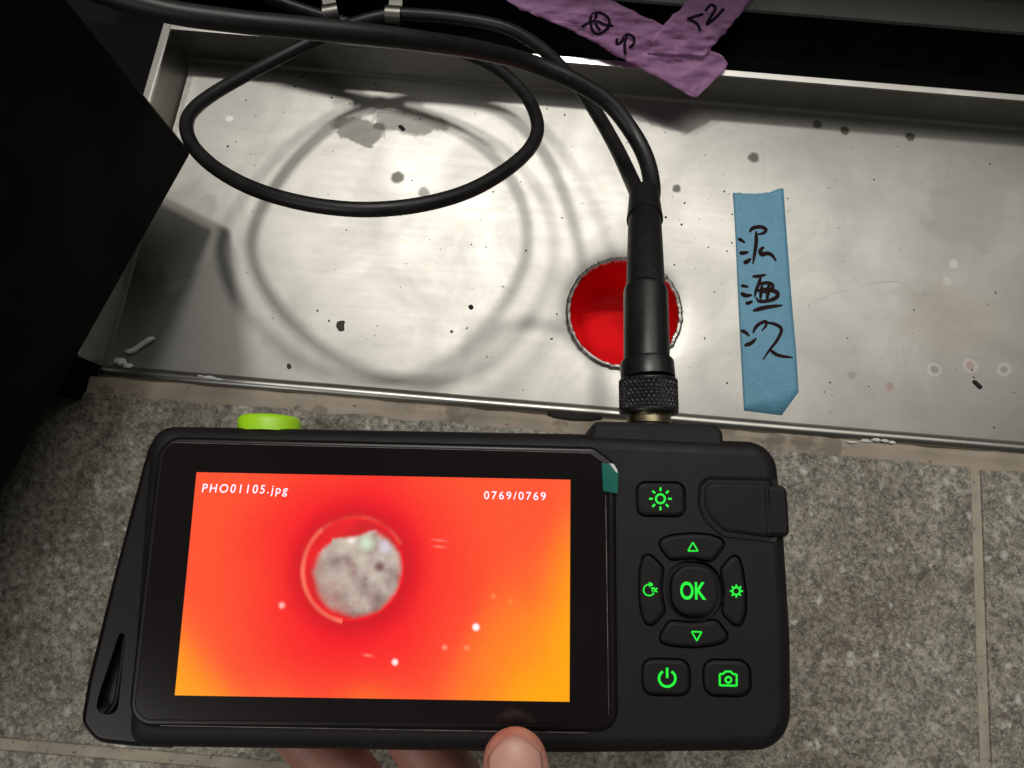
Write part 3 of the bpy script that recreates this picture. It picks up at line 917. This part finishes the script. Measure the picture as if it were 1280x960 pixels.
cam_sym = seg([(899.5, 842.5), (904, 842.5), (906.5, 839.3), (913.5, 839.3), (916, 842.5), (920.7, 843), (920.7, 857), (899.5, 856.5)]) + [['c'] + circ(910.2, 849.6, 3.6)]
sym(KO['photo_key'], cam_sym, 0.5, SZ)
bm = bmesh.new()
p = dl(850.5, 748.5, KT + .5); p2 = dl(882.8, 748.5, KT + .5)
text('lit_letters', 'OK', p.x, p.y, KT + 0.56, 6.0, M['green'], KO['confirm_key'], offset=0.13, width=p2.x - p.x)
# socket housing on the upper edge
bm = bmesh.new()
loft(bm, outline([(735, 560), (741, 526), (893, 529), (904, 538), (906, 562)], [1, 2.2, 2.5, 2.5, 1], -3.5, 5), [(-20, 0.6), (-19, 0), (-4.6, 0), (-3.6, 0.35), (-3.1, 1.2)])
obj('socket_housing', bm, M['abs'], dev, smooth=30)
# port cover with its hinge tab
bm = bmesh.new()
loft(bm, outline([(881, 603), (962, 605), (962, 672), (905, 664), (888, 648), (880, 630)], [2.5, 1.2, 1.2, 4, 5, 3], FZ, 6), [(FZ - 1, 0), (FZ + 0.1, 0.0), (FZ + 0.5, 0.35), (FZ + 0.65, 0.9)])
obj('port_cover', bm, M['key'], dev, smooth=35)
bm = bmesh.new()
pc = outline([(872, 594), (972, 597), (972, 680), (902, 672), (880, 652), (871, 632)], [4, 1.2, 1.2, 5, 6, 4], FZ, 6)
pi_ = outline([(877, 599), (966, 601), (966, 676), (904, 668), (885, 650), (876, 631)], [3.2, 1.2, 1.2, 4.5, 5.5, 3.5], FZ, 6)
a = [bm.verts.new((q.x, q.y, FZ - 0.3)) for q in pc]; a2 = [bm.verts.new((q.x, q.y, FZ + 0.42)) for q in inset(pc, 0.35)]; c_ = [bm.verts.new((q.x, q.y, FZ + 0.1)) for q in pi_]
for r1, r2 in ((a, a2), (a2, c_)):
    for k in range(len(pc)): bm.faces.new((r1[k], r1[(k + 1) % len(pc)], r2[(k + 1) % len(pc)], r2[k]))
obj('port_surround', bm, M['abs'], dev, smooth=40)
bm = bmesh.new()
loft(bm, outline([(953, 605), (984, 607), (988, 672), (957, 672)], [1, 2, 2, 1], -1.0, 5), [(-12, 0.6), (-11, 0), (-1.6, 0), (-0.6, 0.4), (-0.1, 1.2)])
obj('cover_tab', bm, M['key'], dev, smooth=35)
# small light window, film tab, lime cap
bm = bmesh.new()
loft(bm, outline([(966, 889), (974, 890), (974, 901), (966, 900)], 0.5, -2, 3), [(-4, 0), (-1.95, 0), (-1.85, 0.15)])
obj('charge_lamp', bm, mat_plain('grey_window', (0.06, 0.06, 0.065), 0.35, bmp=0), dev)
bm = bmesh.new()
pts = [dl(x, y, 0.4) for x, y in ((752, 579), (768, 581), (773, 590), (772, 617), (754, 614))]
loft(bm, pts, [(0.36, 0), (0.5, 0.0), (0.55, 0.1)])
obj('film_tab', bm, M['teal'], dev)
bm = bmesh.new()
pts = [dl(x, y, 0.4) for x, y in ((761, 579), (767, 580), (772, 588), (771, 592))]
loft(bm, pts, [(0.56, 0), (0.75, 0.05)])
obj('film_fold', bm, M['white'], dev)
bm = bmesh.new()
pc0, pc1 = dl(335, 540, -9), dl(335, 519, -9)
rows = []
for t, r in ((0, 8.6), (0.55, 8.6), (0.80, 8.3), (0.94, 7.4), (1.0, 5.5)):
    c = pc0.lerp(pc1, t)
    rows.append([bm.verts.new((c.x + math.cos(a) * r, c.y, -10.5 + math.sin(a) * r * 0.9)) for a in (2 * math.pi * k / 36 for k in range(36))])
for a, b in zip(rows, rows[1:]):
    for k in range(36): bm.faces.new((a[k], a[(k + 1) % 36], b[(k + 1) % 36], b[k]))
bm.faces.new(rows[-1]); bm.faces.new(rows[0])
obj('lime_cap', bm, M['lime'], dev, smooth=50)
# screen-protector edge: a thin clear raised line along the right of the glass
bm = bmesh.new()
for (x0, y0, x1, y1, w) in ((757, 618, 761, 893, 0.16), (200, 907, 735, 916, 0.14), (215, 553, 735, 566, 0.12)):
    a, b = dl(x0, y0, 0.4), dl(x1, y1, 0.4)
    ribbon(bm, [Vector((a.x, a.y, 0.40)), Vector((b.x, b.y, 0.40))], w, taper=False)
obj('film_edge', bm, mat_plain('scuffed_edge', (0.10, 0.085, 0.08), 0.4, var=0.7, scale=3000), dev)

# ------------------------------------------------------------------ probe cable with plug
pc = empty('probe_cable', at(808, 520, 159))
tag(pc, 'black twin probe cable with knurled plug screwed to the camera, looped above the tray', 'cable')
P0, P1, P2, P3 = at(811, 523, 158.5), at(808.5, 455, 158), at(807, 360, 153), at(806, 258, 127)
def cyl(bm, a, b, prof, sides=48, rfun=None):
    ax = (b - a); L = ax.length; ax.normalize()
    s = ax.cross(Vector((0, 0, 1))).normalized(); q = s.cross(ax)
    rows = []
    for t, r in prof:
        rows.append([bm.verts.new(a + ax * (t * L) + (s * math.cos(2 * math.pi * k / sides) + q * math.sin(2 * math.pi * k / sides)) * (r + (rfun(t, k) if rfun else 0))) for k in range(sides)])
    for x, y in zip(rows, rows[1:]):
        for k in range(sides): bm.faces.new((x[k], x[(k + 1) % sides], y[(k + 1) % sides], y[k]))
    bm.faces.new(rows[0]); bm.faces.new(rows[-1])
bm = bmesh.new(); cyl(bm, at(811, 530, 158.5), at(811, 515, 158.5), [(0, 6.2), (0.5, 6.2), (0.52, 5.6), (1, 5.6)])
obj('threaded_ring', bm, M['brass'], pc, smooth=30, world_space=True)
K0, K1 = at(811, 519, 158.5), at(810, 474, 158.5)
NR, NSID = 40, 216
def knurl(t, k):
    if t < 0.14 or t > 0.90: return 0
    a, b = (k / NSID * 36 + t * 5) % 1.0, (k / NSID * 36 - t * 5) % 1.0
    return -0.55 * max(1 - abs(a - .5) * 4.2, 1 - abs(b - .5) * 4.2, 0)
bm = bmesh.new()
cyl(bm, K0, K1, [(0, 7.4), (0.02, 8.0), (0.06, 8.25)] + [(0.08 + 0.86 * i / NR, 8.3) for i in range(NR + 1)] + [(0.97, 8.1), (1.0, 7.6)], NSID, knurl)
obj('knurled_collar', bm, M['anod'], pc, smooth=35, world_space=True)
bm = bmesh.new(); cyl(bm, K1, P1 + (P1 - K1) * 0.25, [(0, 7.7), (0.8, 7.7), (0.92, 7.4), (1, 6.6)])
obj('collar_sleeve', bm, M['anod'], pc, smooth=35, world_space=True)
bm = bmesh.new(); cyl(bm, P1, P2, [(0, 6.55), (0.93, 6.55), (0.98, 6.3), (1, 5.7)])
obj('plug_sleeve', bm, M['anod'], pc, smooth=35, world_space=True)
bm = bmesh.new()
tube(bm, catmull([P2 - (P2 - P1) * 0.05, at(806.5, 320, 145), at(806, 280, 134), at(806, 262, 128)], 6), lambda t: 5.75 - 0.35 * t, 32)
obj('strain_relief', bm, M['rubber'], pc, smooth=50, world_space=True)
bm = bmesh.new()
tube(bm, catmull([at(806, 275, 132), at(805.5, 258, 127), at(805, 243, 123)], 6), lambda t: 6.05 - 0.9 * t, 32)
obj('relief_cuff', bm, M['rubber'], pc, smooth=50, world_space=True)
bm = bmesh.new()
A = [(812, 262, 128), (815, 235, 121), (808, 200, 117), (790, 165, 116), (760, 128, 119), (715, 100, 124), (660, 78, 130), (600, 63, 146), (530, 52, 162), (450, 42, 174), (370, 34, 181), (290, 26, 186), (200, 12, 190), (90, -22, 194), (-30, -70, 197)]
tube(bm, catmull([at(*a) for a in A], 12), 3.05, 20)
obj('thick_cable', bm, M['rubber'], pc, smooth=80, world_space=True)
bm = bmesh.new()
B = [(803, 265, 127), (797, 243, 116), (788, 222, 103), (772, 188, 88), (752, 152, 74), (728, 115, 62), (700, 82, 53), (668, 54, 48), (630, 34, 45), (580, 24, 44), (530, 19, 44), (495, 18, 44), (460, 24, 44), (425, 36, 43), (385, 54, 43),
     (330, 82, 48), (275, 112, 58), (243, 136, 66), (233, 158, 72), (243, 185, 80), (275, 214, 88), (325, 239, 95), (390, 256, 99), (460, 262, 100), (530, 255, 97), (590, 237, 90), (640, 207, 80), (667, 178, 70), (671, 150, 62), (655, 117, 54), (620, 85, 48), (575, 64, 44), (525, 51, 41), (470, 38, 40), (410, 22, 41), (350, 2, 44), (280, -30, 50)]
tube(bm, catmull([at(*a) for a in B], 9), 2.95, 20)
obj('coiled_cable', bm, M['rubber'], pc, smooth=80, world_space=True)
# two clips that hold the cable
for i, (x, y, a, lab) in enumerate(((414, 17, 0.30, 'tilted grey metal clip on the cable, left of the pair'), (492, 19, 0.02, 'upright grey metal clip on the cable, right of the pair'))):
    c = at(x, y, 44)
    cl_ = empty('cable_clip', c, a)
    tag(cl_, lab, 'clip', 'metal clips on the coiled cable')
    bm = bmesh.new()
    arc = [(math.cos(t) * 3.9, math.sin(t) * 3.9) for t in [math.pi * (-0.15 + 1.3 * k / 14) for k in range(15)]]
    arc += [(-4.0, -4.0)]
    rows = [[bm.verts.new((xx, yy * r, zz * r)) for yy, zz in arc] for xx, r in ((-3.6, 1.0), (3.6, 1.0), (3.6, 1.12), (-3.6, 1.12), (-3.6, 1.0))]
    for r1, r2 in zip(rows, rows[1:]):
        for k in range(len(arc) - 1): bm.faces.new((r1[k], r1[k + 1], r2[k + 1], r2[k]))
    obj('band', bm, M['clip'], cl_, smooth=35)
    bm = bmesh.new(); box(bm, -3.2, 3.2, 4.0, 11, -2.4, -1.6)
    obj('tongue', bm, M['clip'], cl_)

# ------------------------------------------------------------------ hand
hand = empty('hand', at(640, 1100, 130))
tag(hand, 'bare hand holding the camera from below, thumb resting on its lower edge', 'hand')
def capsule(bm, a, ra, b, rb, n=14):
    ax = b - a; L = ax.length; ax = ax / L
    s = ax.cross(Vector((0.13, 0.2, 1))).normalized(); q = s.cross(ax)
    prof = [(-ra * math.cos(t), ra * math.sin(t)) for t in [math.pi / 2 * k / 5 for k in range(1, 6)]]
    prof += [(L + rb * math.sin(t), rb * math.cos(t)) for t in [math.pi / 2 * k / 5 for k in range(0, 5)]]
    rows = [[bm.verts.new(a + ax * t + (s * math.cos(2 * math.pi * k / n) + q * math.sin(2 * math.pi * k / n)) * r) for k in range(n)] for t, r in prof]
    for x, y in zip(rows, rows[1:]):
        for k in range(n): bm.faces.new((x[k], x[(k + 1) % n], y[(k + 1) % n], y[k]))
    v0, v1 = bm.verts.new(a - ax * ra), bm.verts.new(b + ax * rb)
    for k in range(n):
        bm.faces.new((rows[0][(k + 1) % n], rows[0][k], v0)); bm.faces.new((rows[-1][k], rows[-1][(k + 1) % n], v1))
bm = bmesh.new()
wrist, arm = at(770, 1440, 122), at(840, 1900, 118)
TH = [(at(644, 953, 179.0), 7.9), (at(647, 985, 180.0), 8.6), (at(652, 1050, 180.5), 9.2), (at(676, 1130, 175), 9.4), (at(715, 1215, 162), 10.5), (at(765, 1330, 140), 15)]
FG = [
    [(at(655, 1130, 125), 10.5), (at(556, 968, 136.5), 9.4), (at(485, 870, 137.0), 8.4), (at(428, 800, 137.5), 7.0)],
    [(at(560, 1165, 122), 10.5), (at(430, 968, 136.5), 9.4), (at(345, 872, 137.0), 8.6), (at(285, 806, 137.5), 7.2)],
    [(at(480, 1215, 118), 10), (at(372, 1095, 116), 9.2), (at(405, 1020, 112), 8.2), (at(450, 1010, 110), 7.2)],
    [(at(440, 1275, 114), 9), (at(360, 1200, 110), 8.2), (at(385, 1130, 106), 7.4), (at(430, 1110, 105), 6.6)]]
for ch in [TH] + FG:
    for (a, ra), (b, rb) in zip(ch, ch[1:]): capsule(bm, a, ra, b, rb)
for ch in FG: capsule(bm, ch[0][0], ch[0][1] * 1.1, wrist, 17)
for c1_, c2_ in zip(FG, FG[1:]): capsule(bm, c1_[0][0], 10.5, c2_[0][0], 10)
capsule(bm, TH[-1][0], 15, wrist, 18); capsule(bm, TH[-1][0], 14, FG[1][0][0], 10)
capsule(bm, TH[-2][0], 10, FG[0][0][0], 9)
capsule(bm, wrist, 19, arm, 27)
bmesh.ops.scale(bm, vec=(MM,) * 3, verts=bm.verts)
bmesh.ops.recalc_face_normals(bm, faces=bm.faces)
me = bpy.data.meshes.new('hand_src'); bm.to_mesh(me); bm.free()
tmp = bpy.data.objects.new('hand_src', me); COL.objects.link(tmp)
rm = tmp.modifiers.new('r', 'REMESH'); rm.mode = 'VOXEL'; rm.voxel_size = 0.0011
sm = tmp.modifiers.new('s', 'SMOOTH'); sm.factor = 0.5; sm.iterations = 8
me2 = bpy.data.meshes.new_from_object(tmp.evaluated_get(bpy.context.evaluated_depsgraph_get()))
bpy.data.objects.remove(tmp)
me2.polygons.foreach_set('use_smooth', [True] * len(me2.polygons))
mt, nt, b = new_mat('skin')
v = coords(nt)
c = mix(nt, ramp(nt, tex(nt, v, 130.0, 5), [(0.3, 0), (0.7, 1)]), (0.37, 0.155, 0.115), (0.47, 0.23, 0.175))
nt.links.new(c, b.inputs['Base Color'])
b.inputs['Roughness'].default_value = 0.48
b.inputs['Subsurface Weight'].default_value = 0.35
b.inputs['Subsurface Radius'].default_value = (0.004, 0.0014, 0.0008)
b.inputs['Subsurface Scale'].default_value = 1.0
wv = nd(nt, 'TexWave', wave_type='BANDS', bands_direction='X'); wv.inputs['Scale'].default_value = 420; wv.inputs['Distortion'].default_value = 6; wv.inputs['Detail'].default_value = 2
nt.links.new(v, wv.inputs['Vector'])
bump(nt, b, mth(nt, 'ADD', mth(nt, 'MULTIPLY', wv.outputs['Fac'], 0.15), tex(nt, v, 900.0)), 0.4, 0.0004)
skin = bpy.data.objects.new('skin', me2); COL.objects.link(skin)
me2.materials.clear(); me2.materials.append(mt)
skin.parent = hand; skin.matrix_parent_inverse = Matrix.Translation(hand.location).inverted()
# thumb nail: a curved plate on the back of the thumb tip
tc, tb = TH[0][0], TH[2][0]
ax = (tc - tb).normalized(); sd = ax.cross(Vector((0, 0, 1))).normalized(); up = sd.cross(ax)
bm = bmesh.new()
rows = []
for i in range(13):
    t = i / 12
    fwd = -11.5 + 18.3 * t
    row = []
    for k in range(15):
        s = -1 + 2 * k / 14
        wdt = 0.98 * (0.93 + 0.07 * t)
        ang = s * 0.92 * wdt
        f2 = fwd - 4.6 * s * s * (t ** 2) + (1.8 * s * s * (1 - t) ** 2)
        rr_ = 7.75
        droop = 0.0 if f2 < 0 else rr_ - math.sqrt(max(0.1, rr_ * rr_ - (f2 * 0.93) ** 2))
        rl = rr_ - droop * 0.60 + 0.08
        row.append(bm.verts.new(tc + ax * f2 + sd * (math.sin(ang) * (rl)) + up * (math.cos(ang) * rl)))
    rows.append(row)
for a, b_ in zip(rows, rows[1:]):
    for k in range(14): bm.faces.new((a[k], a[k + 1], b_[k + 1], b_[k]))
nail = obj('thumb_nail', bm, mat_plain('nail', (0.45, 0.245, 0.195), 0.46, var=0.10, scale=500, bmp=0.1, spec=0.35), hand, smooth=80, world_space=True)
md = nail.modifiers.new('thickness', 'SOLIDIFY'); md.thickness = 0.0006; md.offset = -0.2

# ------------------------------------------------------------------ small litter and marks
bm = bmesh.new()
tube(bm, catmull([at(156, 440, 1.4), at(166, 438, 1.6), at(177, 431, 1.8), at(186, 425, 2.2), at(193, 422, 2.0)], 6), lambda t: 1.35 * min(1, 0.5 + 4 * min(t, 1 - t)), 12)
tag(obj('sealant_curl', bm, M['white'], smooth=80), 'white curl of sealant lying in the front left corner of the tray', 'sealant')
def blob(name, label, pts, z, h, mat, cat, group=None):
    bm = bmesh.new()
    P = rounded([at(x, y, z).xy for x, y in pts], 1.0, 3)
    loft(bm, P, [(z - 1.0, 0), (z + h * 0.5, 0.05), (z + h * 0.85, 0.25), (z + h, 0.6)])
    return tag(obj(name, bm, mat, smooth=60), label, cat, group)
def dab(label, lumps, seed):
    bm = bmesh.new()
    for q, (x, y, sx, sy, h, z) in enumerate(lumps):
        c = at(x, y, z)
        r = bmesh.ops.create_icosphere(bm, subdivisions=3, radius=1.0)
        for v in r['verts']:
            k = 1 + 0.45 * noise.noise(v.co * 1.6 + Vector((seed, q * 3, 0))) + 0.2 * noise.noise(v.co * 4 + Vector((seed, 0, q)))
            v.co = c + Vector((v.co.x * sx * k, v.co.y * sy * k - v.co.x * sx * 0.0, v.co.z * h * k))
    return tag(obj('sealant_dab', bm, M['white'], smooth=80), label, 'sealant', 'white sealant dabs')
dab('white dab of sealant at the tray corner beside the black cabinet', [(150, 452, 3.0, 1.7, 0.9, 3.2), (160, 457, 2.4, 1.2, 0.7, 3.2)], 1)
dab('thin white smear of sealant on the tray lip above the lime cap', [(262, 472, 3.6, 0.8, 0.4, 3.2), (273, 474, 2.0, 0.6, 0.3, 3.2), (250, 470, 1.4, 0.5, 0.3, 3.1)], 2)
dab('ragged white streak of sealant below the blue tape, to its right', [(1066, 553, 3.5, 0.5, 0.4, 2.6), (1082, 551, 2.6, 0.8, 0.6, 2.6), (1095, 550, 2.2, 1.0, 0.8, 2.6), (1106, 551, 2.0, 0.8, 0.7, 2.6), (1115, 553, 1.6, 0.7, 0.5, 2.6)], 3)
blob('dark_chip', 'small black chip on the tray floor near the right edge', [(1214, 476), (1219, 475), (1229, 484), (1225, 487)], 0.2, 0.9, M['pit'], 'chip')
blob('dark_flake', 'small dark flake on the tray floor inside the cable shadow', [(421, 402), (432, 400), (430, 406), (431, 413), (424, 414), (420, 408)], 0.2, 0.6, M['dirt'], 'flake')
blob('dark_flake', 'black flake on the dark smear below the cable loop', [(496, 157), (502, 156), (508, 162), (503, 164)], 0.2, 0.5, M['pit'], 'flake')
blob('dark_flake', 'angular dark flake on the tray floor left of the hole', [(584, 383), (589, 380), (593, 384), (589, 388)], 0.2, 0.5, M['pit'], 'flake')
blob('dark_flake', 'dark flake at the tray front edge left of the lime cap', [(358, 455), (363, 454), (365, 461), (359, 461)], 0.2, 0.5, M['dirt'], 'flake')
bm = bmesh.new()
def speck(x, y, r, z=0.03):
    n = random.randint(5, 7); a0 = random.random() * 6
    st = random.uniform(0.5, 1.0); th = random.random() * 3
    vs = []
    for k in range(n):
        a = a0 + 2 * math.pi * k / n; rr_ = r * random.uniform(0.6, 1.15)
        dx, dy = math.cos(a) * rr_, math.sin(a) * rr_ * st
        vs.append(bm.verts.new((x + dx * math.cos(th) - dy * math.sin(th), y + dx * math.sin(th) + dy * math.cos(th), z)))
    c = bm.verts.new((x, y, z + r * 0.35))
    for k in range(n): bm.faces.new((vs[k], vs[(k + 1) % n], c))
for i in range(330):
    x, y = random.uniform(-165, 262), random.uniform(YF + 3, YB - 2)
    if i % 5 == 0: x, y = random.gauss(95, 28), random.gauss(160, 22)
    if i % 7 == 0: y = YB - abs(random.gauss(0, 9)) - 1.5
    if (Vector((x, y)) - HC).length < HR + 5 or not (YF + 2 < y < YB - 1): continue
    speck(x, y, random.choice((0.25, 0.3, 0.35, 0.4, 0.5, 0.75)) * random.uniform(0.7, 1.2))
tag(obj('dirt_specks', bm, M['dirt']), 'scattered dark dirt specks on the tray floor', 'dirt', kind='stuff')
